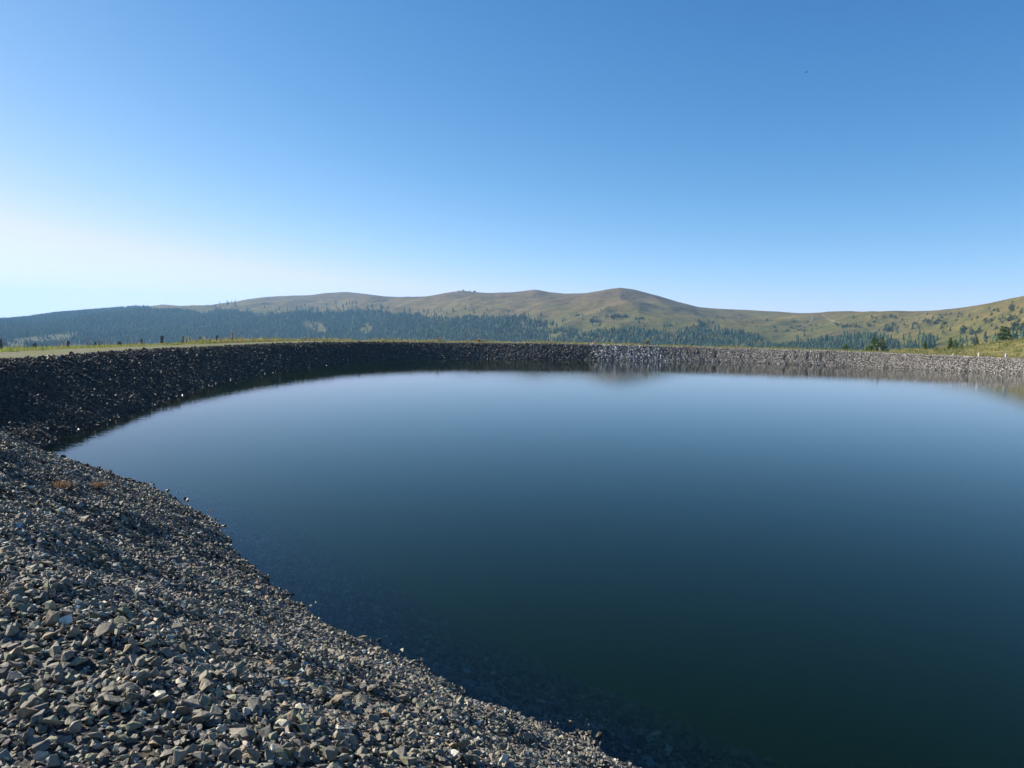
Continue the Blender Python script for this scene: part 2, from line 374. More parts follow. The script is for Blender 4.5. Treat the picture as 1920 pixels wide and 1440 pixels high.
def rock_colours(r, n, pale=0.):
    base = np.array([.165, .158, .145])
    c = base*np.exp(r.normal(0, .32, (n, 1)))*(1+r.normal(0, .05, (n, 3)))
    k = r.rand(n)
    def put(mask, v, s=.15): c[mask] = np.array(v)*np.exp(r.normal(0, s, (mask.sum(), 1)))
    put((k < .22), (.17, .175, .145)); put((k > .3) & (k < .38), (.19, .165, .14)); put((k > .42) & (k < .432), (.27, .19, .12))
    put((k > .5) & (k < .535), (.42, .42, .40)); put((k > .6) & (k < .615), (.25, .33, .38)); put((k > .7) & (k < .82), (.11, .11, .112))
    c = c*np.array([.585, .57, .50])
    if pale: c = c*(1-pale)+np.array([.46, .445, .41])*np.exp(r.normal(0, .2, (n, 1)))*pale
    return c
def rots(r, n, nrm, tilt):
    """random rotation matrices with the local Z near the surface normal"""
    z = nrm+r.normal(0, tilt, (n, 3)); z /= np.linalg.norm(z, axis=1)[:, None]
    a = r.normal(size=(n, 3)); x = np.cross(a, z); x /= np.linalg.norm(x, axis=1)[:, None]; y = np.cross(z, x)
    return np.stack([x, y, z], 2)
def surf_normal(t, off):
    P = pos_at(t, off); z = land_z(t, off, P[:, 0], P[:, 1]); e = .3
    P1 = pos_at(t, off+e); z1 = land_z(t, off+e, P1[:, 0], P1[:, 1])
    g = (z1-z)/e; n2 = lerp_vec(NRM, t)
    n = np.c_[-n2*g[:, None], np.ones(len(g))]; return P, z, n/np.linalg.norm(n, axis=1)[:, None]
def lerp_vec(A, t):
    i = np.floor(t).astype(int) % NT; return A[i]
def scatter(r, t0, t1, o0, o1, dens, med, sig, dmin, dmax, accept=None, maxr=.5):
    area = (t1-t0)*DS*(o1-o0)*1.15; n = int(area*dens)
    t = r.uniform(t0, t1, n); off = r.uniform(o0, o1, n)
    P = pos_at(t, off); d = np.hypot(P[:, 0], P[:, 1])
    q = project(np.c_[P, np.zeros(n)])
    side = np.abs(P[:, 0]) < np.maximum(P[:, 1], 0)*.9+3.5
    k = (d > dmin) & (d <= dmax) & side & (P[:, 1] > -2)
    if accept is not None: k &= accept(t, off, P)
    t = t[k]; off = off[k]; n = len(t)
    P, z, nr_ = surf_normal(t, off); s = np.minimum(med*np.exp(r.normal(0, sig, n)), maxr)
    return dict(P=np.c_[P, z+s*r.uniform(-.15, .5, n)], n=nr_, s=s, t=t, off=off)
def bake(name, G, Rm, C, T_, r, mat):
    n = len(G['s']); which = r.randint(0, len(T_), n); Vs = []; Fs = []; Cs = []; base = 0
    for i, (V, F) in enumerate(T_):
        k = np.where(which == i)[0]
        if not len(k): continue
        sc = G['s'][k][:, None]*r.uniform(.8, 1.2, (len(k), 3))
        v = np.einsum('nij,nvj->nvi', Rm[k], V[None]*sc[:, None, :])+G['P'][k][:, None, :]
        f = F[None]+(np.arange(len(k))*len(V))[:, None, None]+base
        Vs.append(v.reshape(-1, 3)); Fs.append(f.reshape(-1, 3)); Cs.append(np.repeat(C[k], len(V), 0)); base += len(k)*len(V)
    return npmesh(name, np.vstack(Vs), np.vstack(Fs), mat, False, np.vstack(Cs))
tI = lambda px, py: int(np.argmin(np.hypot(*(S-np.array(at_z(px, py, 0))).T)))
t_end = iy+70
rr_ = np.random.RandomState(21)
def cat(L): return {k: np.concatenate([g[k] for g in L]) for k in L[0]}
tneg = -60
G_near = scatter(rr_, tneg, icor+10, -.3, 13, 1250, .0232, .38, 0, 9.5, maxr=.062)
G_near2 = scatter(rr_, tneg, icor+20, -.4, 9, 430, .030, .38, 9.5, 21, maxr=.11)
G_mid = scatter(rr_, 0, icor+140, -.6, 5.2, 150, .050, .38, 21, 42, maxr=.14)
G_left = scatter(rr_, icor, icor+400, -.5, 4.9, 52, .082, .36, 42, 85, maxr=.22)
t_r = tI(1285, 678)
G_far = scatter(rr_, icor+80, t_r+6, -.5, 4.8, 24, .105, .36, 85, 190, maxr=.26)
G_right = scatter(rr_, t_r-4, t_end, -.4, 4.8, 72, .056, .32, 85, 190, maxr=.15)
t_pa, t_pb = tI(1135, 676), tI(1262, 678)
tm_, th_ = (t_pa+t_pb)/2, (t_pb-t_pa)/2
G_pale = scatter(rr_, tm_-1.5*th_, tm_+1.5*th_, -.5, 4.8, 24, .135, .35, 60, 190, lambda t, o_, P: np.random.RandomState(4).rand(len(t)) < sstep(np.abs(t-tm_)/th_+.25*fbm(t*.05, o_*.9, 2), 1.25, .75), maxr=.32)
G_uw = scatter(rr_, -60, icor+40, -4.5, -.2, 170, .05, .42, 0, 26, maxr=.16)
# the 300 stones that show largest are things of their own
print('near', len(G_near['s']), len(G_near2['s']), len(G_mid['s']), len(G_left['s']), len(G_far['s']), sum(len(f) for v,f in THI)/24, sum(len(f) for v,f in TLO)/26)
n = len(G_near['s']); q = project(G_near['P']); infr = (q[:, 0] > 0) & (q[:, 0] < 1920) & (q[:, 1] > 0) & (q[:, 1] < 1435)
big = np.where(infr, G_near['s']/q[:, 2], 0)
G_near['P'][:, 2] += np.where(np.argsort(np.argsort(-big)) < 300, G_near['s']*.35, 0)
order = np.argsort(-big); sel = order[:300]; rest = np.setdiff1d(np.arange(n), sel)
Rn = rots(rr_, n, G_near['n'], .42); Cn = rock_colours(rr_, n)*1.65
sub = {k: v[rest] for k, v in G_near.items()}
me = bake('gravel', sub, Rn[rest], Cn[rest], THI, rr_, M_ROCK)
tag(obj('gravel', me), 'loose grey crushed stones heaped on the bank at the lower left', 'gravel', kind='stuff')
G = cat([G_near2, G_mid, G_left, G_far, G_right]); C = rock_colours(rr_, len(G['s']))
gx = project(G['P'])[:, 0]; gd = np.hypot(G['P'][:, 0], G['P'][:, 1])
C *= np.where(gd < 21, 1.65, .62+1.0*sstep(gx, 680, 1050)*(gd > 85))[:, None]; fr_k = (sstep(gx, 1180, 1380)*(gd > 85))[:, None]   # sun and shade tinted into bank colours; right-hand gravel also finer and paler
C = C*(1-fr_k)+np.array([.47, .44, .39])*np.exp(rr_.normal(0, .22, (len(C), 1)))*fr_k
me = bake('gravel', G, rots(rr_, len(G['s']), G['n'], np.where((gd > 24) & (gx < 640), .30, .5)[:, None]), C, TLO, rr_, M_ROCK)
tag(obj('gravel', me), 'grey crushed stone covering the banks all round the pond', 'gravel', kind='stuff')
me = bake('rubble', G_pale, rots(rr_, len(G_pale['s']), G_pale['n'], .9), rock_colours(rr_, len(G_pale['s']), .8), TLO, rr_, M_ROCK)
tag(obj('rubble', me), 'patch of larger pale rubble on the far bank under the highest peak', 'rubble', kind='stuff')
me = bake('submerged_gravel', G_uw, rots(rr_, len(G_uw['s']), G_uw['n'], .5), rock_colours(rr_, len(G_uw['s']))*np.array([2.3, 2.1, 1.7]), TLO, rr_, M_ROCK)
tag(obj('submerged_gravel', me), 'stones under the clear shallow water along the near shore', 'gravel', kind='stuff')
cls = [('dull grey angular stone with sharp broken edges, in the heap at the lower left', (.165, .158, .145)),
       ('dark slate grey stone wedged in the heap at the lower left', (.105, .105, .108)),
       ('greenish grey stone lying in the heap at the lower left', (.17, .178, .14)),
       ('warm brownish stone lying in the heap at the lower left', (.20, .168, .132)),
       ('pale whitish stone standing out from the grey heap at the lower left', (.44, .43, .40))]
grp = ['dull grey stones of the near bank', 'dark grey stones of the near bank', 'greenish stones of the near bank', 'brown stones of the near bank', 'pale stones of the near bank']
smesh = []
for ci, (lb, c) in enumerate(cls):
    row = []
    for k in range(10):
        V, F = THI[(k*5+ci*3) % len(THI)]
        cc = np.array(c)*np.array([.98, .94, .79])*math.exp(rr_.normal(0, .2))
        row.append(npmesh('stone', V, F, M_ROCK, False, np.tile(cc, (len(V), 1))))
    smesh.append(row)
pc = rr_.choice(5, 300, p=[.50, .18, .20, .08, .04])
for i, j in enumerate(sel):
    o = bpy.data.objects.new('stone', smesh[pc[i]][rr_.randint(10)])
    s = G_near['s'][j]*rr_.uniform(.85, 1.15, 3)
    o.matrix_world = Matrix.Translation(G_near['P'][j]) @ Matrix(Rn[j].tolist()).to_4x4() @ Matrix.Diagonal((*s, 1))
    col.objects.link(o); tag(o, cls[pc[i]][0], 'stone', grp[pc[i]])

# ------------------------------------------------------------------ hills
SKY = [(-400,640),(-200,612),(0,602),(60,597),(100,590),(150,586),(200,582),(250,577),(290,573),(305,571),(330,573),(370,577),(400,576),(430,569),(460,562),(500,557),(550,554.5),(580,554),(610,550),(650,548),(680,551),(720,556),(760,558),(800,556.5),(840,549),(870,545.5),(885,548),(920,550),(960,548.5),(1005,543.5),(1030,548.5),(1060,551),(1100,550.5),(1130,545),(1163,540.5),(1190,544),(1230,554),(1270,566),(1310,576),(1350,579.5),(1400,581.5),(1450,584.5),(1500,587.5),(1550,588),(1600,586),(1640,585),(1700,586.5),(1760,583),(1800,578),(1850,570),(1880,564),(1920,555),(2050,530),(2300,560)]
sk = np.array(SKY, float); v = ray(sk[:, 0], sk[:, 1]); AZ = np.arctan2(v[:, 0], v[:, 1]); EL = v[:, 2]/np.hypot(v[:, 0], v[:, 1])
AZt = np.r_[R(-180), R(-90), AZ, R(80), R(180)]; ELt = np.r_[.04, .03, EL, .05, .04]
def az_px(x): 
    v = ray(np.asarray(x, float), np.full(np.shape(x), 620.)); return np.arctan2(v[..., 0], v[..., 1])
RX = az_px(np.array([-300, 0, 300, 640, 880, 1163, 1400, 1550, 1750, 1920, 2300]))
def R1f(a): return np.interp(a, RX, [4000, 4200, 3900, 3700, 2800, 2300, 2250, 2050, 1650, 1300, 1500])
def R0f(a): return np.interp(a, RX, [2400, 2500, 2300, 2100, 1650, 1350, 1150, 1000, 850, 700, 700])
_ga = np.linspace(R(-180), R(180), 7201); _ge = np.interp(_ga, AZt, ELt)
def _gs(A, sig):
    k = np.arange(-int(3*sig), int(3*sig)+1); w = np.exp(-.5*(k/sig)**2); w /= w.sum(); return np.convolve(np.pad(A, len(k)//2, mode='wrap'), w, 'valid')
_e1 = _gs(_ge, 2); _e2 = _gs(_ge, 60)
def hill_z(a, r):
    R1 = R1f(a); R0 = R0f(a); s = (r-R0)/(R1-R0); q_ = sstep(s, .45, .97)
    aw = a+(1-q_)*fbm(r*.003, a*9, 2)*.05
    el = np.interp(a, _ga, _e1)*q_+np.interp(aw, _ga, _e2)*(1-q_); Zr = CAMZ+el*R1
    zb = -45.
    u = np.clip(s, 0, 1); z = zb+(Zr-zb)*(1-(1-u)**1.55)
    z = np.where(s < 0, zb-70*(1-np.exp(s*1.3*(Zr-zb)*1.55/70)), z)
    z = np.where(s > 1, Zr-(s-1)**2*260-(s-1)*30, z)
    x = r*np.sin(a); y = r*np.cos(a); m = sstep(u, 0, .25)*sstep(1-u, 0.02, .35)
    z = z+m*(fbm(x*.0035, y*.0035, 4)*26+(1-np.abs(fbm(x*.006+5, y*.006, 3))*2)*11-4)
    z = z+fbm(x*.02, y*.02, 2)*.8
    return z
def hill_sheet():
    a = np.unique(np.r_[np.linspace(R(-180), R(-60), 60), np.linspace(R(-60), R(55), 1150), np.linspace(R(55), R(180), 62)[:-1]])
    a = a[:-1] if abs(a[-1]-R(180)) < 1e-6 else a
    s = np.r_[np.linspace(-1, -.02, 14), np.linspace(0, 1, 110), 1.03, 1.08, 1.15, 1.3, 1.5, 1.8]
    A, Sg = np.meshgrid(a, s, indexing='ij'); R1 = R1f(A); R0 = R0f(A)
    rad = np.where(Sg < 0, R0+Sg*(R0-330), R0+Sg*(R1-R0))
    Z = hill_z(A, rad); Z = np.where(Sg < -.9, -100, Z)
    V = np.stack([rad*np.sin(A), rad*np.cos(A), Z], -1).reshape(-1, 3)
    return npmesh('hills', V, grid_faces(len(a), len(s), True)[:, ::-1], M_HILL, True)
tag(obj('hills', hill_sheet()), kind='structure')
def on_hill(px, py):
    v = ray(px, py); a = math.atan2(v[0], v[1]); e = v[2]/math.hypot(v[0], v[1])
    r = np.linspace(float(R0f(a)), float(R1f(a)), 500); z = hill_z(np.full(500, a), r); ee = (z-CAMZ)/r
    k = np.where(ee >= e)[0]
    k = k[0] if len(k) else int(np.argmax(ee))
    return np.array([r[k]*math.sin(a), r[k]*math.cos(a), z[k]])
# far blue ridge
a = np.linspace(R(-75), R(-24), 130); s = np.linspace(-1, 1, 15); A, Sg = np.meshgrid(a, s, indexing='ij')
ps = np.array([(-900, 620), (-300, 606), (-60, 601), (0, 600.5), (30, 598.5), (60, 594), (85, 590.5), (110, 589.5), (160, 590), (260, 600)], float)
v = ray(ps[:, 0], ps[:, 1]); pa = np.arctan2(v[:, 0], v[:, 1]); pe = v[:, 2]/np.hypot(v[:, 0], v[:, 1])
rad = 6600+Sg*900; Z = -150+(np.interp(A, pa, pe)*6600+150+fbm(A*60, A*0, 3)*6)*np.cos(Sg*math.pi/2)**.8
tag(obj('distant_ridge', npmesh('distant_ridge', np.stack([rad*np.sin(A), rad*np.cos(A), Z], -1).reshape(-1, 3), grid_faces(len(a), len(s))[:, ::-1], M_HILL, True)), kind='structure')

# ------------------------------------------------------------------ forest
TL = [(-300,590),(0,560),(150,568),(220,572),(260,576),(300,579),(340,581),(380,587),(405,579),(430,579),(455,583),(480,589),(520,586),(560,584),(600,583),(640,580),(680,577),(720,583),(760,589),(800,593),(850,590),(900,592),(950,592),(1000,597),(1040,606),(1075,616),(1100,622),(1115,614),(1160,612),(1200,612),(1230,616),(1260,619),(1300,615),(1350,621),(1400,625),(1430,634),(1470,641),(1500,640),(1540,633),(1580,629),(1620,624),(1645,630),(1690,634),(1715,625),(1755,630),(1765,652),(1778,648),(1790,633),(1850,628),(1900,625),(1960,621),(2200,600)]
CLR = [(588,613,26,10,.35),(685,617,12,12,.0),(1046,630,24,6,-.2),(85,636,75,9,-.12),(1100,622,18,5,-.3),(25,652,30,5,0),(140,650,35,5,0),(1762,650,10,18,.3)]
def spire(seed, n=6):
    r = np.random.RandomState(seed); V = []; F = []
    tiers = 3
    for k in range(tiers):
        z0 = .08+.27*k; z1 = min(1., z0+.5); rad = .23*(1-.28*k)*r.uniform(.85, 1.1); b = len(V)
        for i in range(n):
            a = 2*math.pi*i/n+r.uniform(-.3, .3); rr = rad*r.uniform(.65, 1.2); V.append((rr*math.cos(a), rr*math.sin(a), z0+r.uniform(-.06, .05)))
        V.append((r.uniform(-.01, .01), r.uniform(-.01, .01), z1))
        for i in range(n): F.append((b+i, b+(i+1) % n, b+n))
    return np.array(V), np.array(F)
SP = [spire(40+i) for i in range(8)]
fr_ = np.random.RandomState(11)
def forest():
    n = 430000
    a = fr_.uniform(R(-44), R(44), n); u = fr_.rand(n)*1.4-.4; R0 = R0f(a); R1 = R1f(a)
    r = R0+u*(R1-R0); keep = fr_.rand(n) < (r*(R1-R0))/(4000*1850)
    a = a[keep]; r = r[keep]; z = hill_z(a, r); P = np.stack([r*np.sin(a), r*np.cos(a), z], 1); q = project(P)
    tl = np.interp(q[:, 0], [t[0] for t in TL], [t[1] for t in TL])
    edge = fbm(P[:, 0]*.012, P[:, 1]*.012, 3)*7+fbm(P[:, 0]*.05, P[:, 1]*.05, 2)*3
    dy = q[:, 1]-tl-edge-4
    pr_ = sstep(dy, -3, 5)+.02*(dy > -14)*(q[:, 0] > 380)
    thin = sstep(fbm(P[:, 0]*.01+40, P[:, 1]*.01, 3), .1, .35)*sstep(26-dy, 0, 16)*sstep(q[:, 0], 760, 900); pr_ = pr_*(1-.65*thin)
    for cx, cyy, rx, ry, an in CLR:
        dx = q[:, 0]-cx; dyy = q[:, 1]-cyy; c, s_ = math.cos(an), math.sin(an)
        e = ((dx*c+dyy*s_)/rx)**2+((-dx*s_+dyy*c)/ry)**2+fbm(P[:, 0]*.02, P[:, 1]*.02, 2)*.6
        pr_ = pr_*(.06+.94*sstep(e, .7, 1.3))
    k = (fr_.rand(len(a)) < pr_) & (q[:, 1] < 690)
    P = P[k]; n = len(P); print('forest trees', n)
    h = fr_.uniform(9, 16.5, n)*np.interp(P[:, 1]+0*n, [600, 1200, 2500], [.55, .72, 1.0])
    w = h*fr_.uniform(.85, 1.35, n); th = fr_.uniform(0, 6.28, n); which = fr_.randint(0, 8, n)
    c = np.array([.022, .044, .027])*np.exp(fr_.normal(0, .3, (n, 1))); m = fr_.rand(n) < .16; c[m] = np.array([.048, .075, .028])*np.exp(fr_.normal(0, .2, (m.sum(), 1)))
    Vs = []; Fs = []; Cs = []; base = 0
    for i, (V, F) in enumerate(SP):
        kk = np.where(which == i)[0]
        cs, sn = np.cos(th[kk])[:, None], np.sin(th[kk])[:, None]
        X = (V[None, :, 0]*cs-V[None, :, 1]*sn)*w[kk][:, None]+P[kk, 0][:, None]; Y = (V[None, :, 0]*sn+V[None, :, 1]*cs)*w[kk][:, None]+P[kk, 1][:, None]
        Zv = V[None, :, 2]*h[kk][:, None]+P[kk, 2][:, None]-.6
        Vs.append(np.stack([X, Y, Zv], -1).reshape(-1, 3)); Fs.append((F[None]+(np.arange(len(kk))*len(V))[:, None, None]+base).reshape(-1, 3))
        Cs.append(np.repeat(c[kk], len(V), 0)); base += len(kk)*len(V)
    return npmesh('forest', np.vstack(Vs), np.vstack(Fs), M_NEEDLE, False, np.vstack(Cs))
tag(obj('forest', forest()), 'dense blue-green conifer forest covering the lower hillsides', 'forest', kind='stuff')

# scattered conifers on the open slopes: individual trees
def small_conifer(seed, bushy):
    r = np.random.RandomState(seed); V = []; F = []; C = []
    n = 150
    for k in range(n):
        z = r.uniform(.03, .97)**.8 if not bushy else r.uniform(.02, .95); rad = (1-z)**.8*(.24 if not bushy else .42)
        a = r.uniform(0, 6.28); q = r.uniform(.35, 1.)*rad; s = (.07 if not bushy else .11)*r.uniform(.6, 1.3)*(1.2-z)
        c = np.array([q*math.cos(a), q*math.sin(a), z-.15*q]); b = len(V)
        for j in range(3): V.append(c+r.normal(0, 1, 3)*s*np.array([1, 1, .7]))
        F.append((b, b+1, b+2)); cc = np.array([.028, .052, .028])*math.exp(r.normal(0, .3)); C += [cc]*3
    b = len(V)
    for j in range(5): V.append((.02*math.cos(j*1.257), .02*math.sin(j*1.257), -.03)); C.append((.06, .05, .04))
    V.append((0, 0, 1.0)); C.append((.04, .06, .03))
    for j in range(5): F.append((b+j, b+(j+1) % 5, b+5))
    return npmesh('conifer', np.array(V), np.array(F), M_NEEDLE, False, np.array(C))
CM = [small_conifer(60+i, i % 2) for i in range(6)]
hr = np.random.RandomState(77)
def conifer_at(px, py, h, lab, grp_):
    p = on_hill(px, py); o = bpy.data.objects.new('conifer', CM[hr.randint(6)]); col.objects.link(o)
    o.location = (p[0], p[1], p[2]-.4); o.rotation_euler = (0, 0, hr.uniform(0, 6.28)); h *= .7; w = h*hr.uniform(1., 1.7); o.scale = (w, w, h)
    tag(o, lab, 'conifer', grp_)
clusters = [  # px centre, spread, count, height
 ((1590, 612), (28, 5), 22, 9), ((1665, 601), (45, 8), 16, 8), ((1690, 613), (25, 5), 10, 8), ((1750, 608), (22, 5), 16, 8), ((1735, 594), (50, 6), 9, 6),
 ((1850, 606), (35, 12), 26, 8), ((1900, 590), (16, 14), 14, 8), ((1905, 612), (15, 8), 14, 9), ((1800, 592), (45, 10), 9, 6), ((1810, 622), (25, 4), 14, 9), ((1860, 584), (12, 6), 4, 7),
 ((1660, 618), (30, 5), 12, 9)]
for (c, s_, n_, h_) in clusters:
    for _ in range(n_):
        conifer_at(c[0]+hr.normal()*s_[0]*.7, c[1]+hr.normal()*s_[1]*.7, h_*hr.uniform(.6, 1.4), 'small dark conifer dotted on the open brown slope at the right', 'conifers dotted on the right hill')
clusters = [((1155, 595), (16, 3), 18, 11), ((1110, 604), (12, 3), 12, 11), ((1200, 598), (6, 2), 6, 10), ((1130, 580), (14, 6), 5, 8), ((1320, 606), (20, 4), 14, 9), ((1310, 612), (30, 4), 12, 9), ((1420, 608), (30, 6), 7, 7), ((1240, 606), (30, 6), 9, 8), ((1520, 612), (20, 4), 8, 8), ((1480, 620), (20, 4), 9, 8), ((1080, 598), (16, 5), 8, 9), ((1380, 600), (30, 5), 5, 6)]
for (c, s_, n_, h_) in clusters:
    for _ in range(n_):
        conifer_at(c[0]+hr.normal()*s_[0]*.7, c[1]+hr.normal()*s_[1]*.7, h_*hr.uniform(.6, 1.35), 'small dark conifer above the tree line below the highest peak', 'conifers above the tree line in the centre')
for _ in range(26):
    conifer_at(hr.uniform(500, 1020), hr.uniform(570, 590), hr.uniform(6, 11), 'small dark conifer above the forest on the left and middle ridges', 'conifers above the forest on the left')

# rocky outcrops on the ridge
def outcrop(px, py, size, lab):
    r = np.random.RandomState(int(px)); v = ray(px, py); a = math.atan2(v[0], v[1]); rad = float(R1f(a))
    V = []; F = []; b = 0
    for k in range(14):
        Vt, Ft = TLO[r.randint(len(TLO))]; s = size*r.uniform(.25, .7)
        V.append(Vt*s*np.array([1, 1, 1.1])+np.array([r.normal()*size*1.3, r.normal()*size*.6, r.uniform(-.45, .05)*size])); F.append(Ft+b); b += len(Vt)
    o = obj('rock_outcrop', npmesh('rock_outcrop', np.vstack(V), np.vstack(F), M_OUT), None, (rad*math.sin(a), rad*math.cos(a), float(hill_z(np.array([a]), np.array([rad]))[0])))
    tag(o, lab, 'rock outcrop', 'rock outcrops along the ridge')
outcrop(305, 571, 5, 'small pointed rocky outcrop on the low left end of the ridge')
outcrop(871, 545, 12, 'broad craggy rock outcrop on the ridge left of the middle')
outcrop(1005, 543, 5, 'low rock outcrop on the round top between the crag and the highest peak')
outcrop(1163, 540, 4, 'small rock cap on the very top of the highest peak')
outcrop(1258, 561, 2.2, 'tiny rock on the ridge line just right of the highest peak')
# paths on the hill
def hill_path(pts_, w, lab):
    P = []
    for i in range(len(pts_)-1):
        for f in np.linspace(0, 1, 7, endpoint=(i == len(pts_)-2)):
            P.append(on_hill(pts_[i][0]*(1-f)+pts_[i+1][0]*f, pts_[i][1]*(1-f)+pts_[i+1][1]*f))
    P = np.array(P); d = np.gradient(P[:, :2], axis=0); d /= np.linalg.norm(d, axis=1)[:, None]+1e-9; nn = np.c_[-d[:, 1], d[:, 0]]
    V = []
    for p, q_ in zip(P, nn):
        for sgn in (-1, 1):
            x, y = p[:2]+q_*w*sgn*.5; V.append((x, y, float(hill_z(np.array([math.atan2(x, y)]), np.array([math.hypot(x, y)]))[0])+.5))
    F = [(2*i, 2*i+1, 2*i+3, 2*i+2) for i in range(len(P)-1)]
    tag(obj('footpath', npmesh('footpath', np.array(V), np.array(F), M_PATH, True)), lab, 'footpath', kind='structure')
M_PATH = mat_plain('path_earth', (.15, .12, .08), .95, .3, .2, .1)
hill_path([(1541, 589.5), (1548, 595), (1556, 600), (1575, 607)], 3.2, 'pale footpath running down right from the saddle')
hill_path([(1524, 594), (1521, 602), (1515, 609), (1500, 616), (1485, 622)], 3, 'pale footpath curving down left from the saddle')
hill_path([(1542, 634), (1560, 630), (1585, 624)], 4, 'short pale track above the forest at the right')

# ------------------------------------------------------------------ near conifers beyond the crest on the right
def near_spruce(px, ytop, Y, lab, wide=.30, dark=1., grp_='young spruces beyond the right end of the crest'):
    r = np.random.RandomState(int(px*3)); v = ray(px, ytop); k = Y/v[1]; x, y, zt = v[0]*k, Y, CAMZ+v[2]*k
    zg = ground_z(x, y); H = zt-zg
    root = empty('spruce', (x, y, zg)); tag(root, lab, 'spruce', grp_)
    bm = bmesh.new(); bmesh.ops.create_cone(bm, cap_ends=True, segments=8, radius1=.035*H, radius2=.004*H, depth=H*.97)
    bmesh.ops.translate(bm, verts=bm.verts, vec=(0, 0, H*.485)); me = bpy.data.meshes.new('trunk'); bm.to_mesh(me); bm.free(); me.materials.append(M_BARK); obj('trunk', me, root)
    V = []; F = []; C = []
    nb = 190
    for i in range(nb):
        u = (i+r.rand())/nb; z = H*(.06+.92*u); L = H*wide*.85*(1-u)**.9*r.uniform(.7, 1.15)+.04*H; a = r.uniform(0, 6.283)
        dirv = np.array([math.cos(a), math.sin(a), 0]); m = max(5, int(24*(1-u)+4))
        for j in range(m):
            f = r.uniform(.12, 1); p = dirv*L*f+np.array([0, 0, z-.25*L*f+.12*L*f*f]); sz = H*.026*r.uniform(.6, 1.5)
            b = len(V); side = np.array([-dirv[1], dirv[0], 0])*r.choice([-1, 1])
            p = p+side*L*.22*r.rand()*f
            V += [p+r.normal(0, .3, 3)*sz, p+(dirv*1.6+side*.9)*sz+r.normal(0, .35, 3)*sz, p+(dirv*.5-side*.4+np.array([0, 0, -.6]))*sz+r.normal(0, .35, 3)*sz]
            F.append((b, b+1, b+2)); c = np.array([.062, .105, .022])*dark*math.exp(r.normal(0, .28)); C += [c]*3
    obj('crown', npmesh('crown', np.array(V), np.array(F), M_NEEDLE, False, np.array(C)), root)
near_spruce(1641.5, 630, 192, 'tall left one of two merged spruces behind a leaning pale post', .42)
near_spruce(1655, 632, 196, 'darker right one of two merged spruces behind a leaning pale post', .46, .75)
near_spruce(1627, 648, 186, 'low green spruce leaning on the left foot of two merged spruces', .38, 1.2)
near_spruce(1585, 645, 188, 'low bushy spruce just above the crest left of the two merged spruces', .32)
near_spruce(1592, 650, 184, 'tiny spruce beside the low bushy spruce', .3)
near_spruce(1735, 638, 178, 'broad lone spruce standing where the crest meets the grassy rise', .36, .9)
near_spruce(1757, 651, 172, 'small dark shrub-like spruce right of the broad lone spruce', .48, .8)
near_spruce(1783, 632, 200, 'narrow dark spruce at the back of the middle clump', .2, .75)
near_spruce(1791, 636, 192, 'bright green spruce at the front of the middle clump', .34, 1.3)
near_spruce(1803, 644, 186, 'low bright spruce at the right foot of the middle clump', .5, 1.2)
near_spruce(1832, 631, 205, 'slender bright spruce alone on the grassy rise', .30, 1.2)
near_spruce(1881, 610, 250, 'tallest spruce of all, on top of the grassy rise', .27, 1.05)
near_spruce(1889, 611.5, 255, 'dark spruce merged with the tallest one at its right', .27, .7)
near_spruce(1542, 654, 184, 'tiny green spruce tip showing over the crest at the far right of the middle', .2, 1.2)

# ------------------------------------------------------------------ grass
def blades(name, P, h, C, wk=.05, r=None, lean=.35):
    n = len(P); a = r.uniform(0, 6.283, n); w = (h*wk)[:, None]; dx = np.c_[np.cos(a), np.sin(a), np.zeros(n)]
    ln = r.normal(0, lean, (n, 3))*h[:, None]; ln[:, 2] = 0; m = P+ln*.35+np.c_[np.zeros((n, 2)), h*.55]; tip = P+ln+np.c_[np.zeros((n, 2)), h]
    V = np.stack([P-dx*w, P+dx*w, m+dx*w*.7, m-dx*w*.7, tip], 1).reshape(-1, 3); b = np.arange(n)*5
    F = np.vstack([np.c_[b, b+1, b+2], np.c_[b, b+2, b+3], np.c_[b+3, b+2, b+4]])
    return npmesh(name, V, F, M_GRASS, False, np.repeat(C, 5, 0))
gr = np.random.RandomState(9)
def verge(n, o0, o1, hmean, t0, t1, dmin, dmax, palette, thresh, nsc=.35, hs=.4, wk=.05):
    t = gr.uniform(t0, t1, n); off = gr.uniform(o0, o1, n); P = pos_at(t, off); d = np.hypot(P[:, 0], P[:, 1])
    nz = fbm(P[:, 0]*nsc, P[:, 1]*nsc, 3); k = (d > dmin) & (d < dmax) & (nz > thresh) & (P[:, 1] > 5) & (np.abs(P[:, 0]) < P[:, 1]*.85+4)
    t, off, P, nz = t[k], off[k], P[k], nz[k]; z = land_z(t, off, P[:, 0], P[:, 1]); n = len(t)
    h = hmean*np.exp(gr.normal(0, hs, n))*(.7+.8*np.clip(nz-thresh, 0, .6))
    pal = np.array(palette); C = pal[gr.randint(0, len(pal), n)]*np.exp(gr.normal(0, .2, (n, 1)))
    return np.c_[P, z-.02], h, C, wk
GREEN = [(.17, .21, .04), (.13, .19, .035), (.21, .24, .06), (.26, .25, .09)]
DRY = [(.27, .21, .11), (.28, .19, .12), (.24, .15, .11), (.19, .18, .07)]
parts = []
def add(*v): parts.append(v)
add(*verge(60000, W0+4.4, W0+8.0, .16, icor-60, icor+420, 18, 85, GREEN, -.35, hs=.25, wk=.07))
add(*verge(26000, W0+.6, W0+5, .06, icor-60, icor+420, 18, 85, GREEN, .0, .5))
add(*verge(60000, W0+4.6, W0+7.5, .17, icor+150, t_end, 80, 200, GREEN+DRY[:2], -.5, .3, .45, .09))
me_all = [blades('grass', p, h, c, wk, gr) for p, h, c, wk in parts]
bm = bmesh.new()
for m in me_all: bm.from_mesh(m)
me = bpy.data.meshes.new('grass'); bm.to_mesh(me); bm.free(); me.materials.append(M_GRASS)
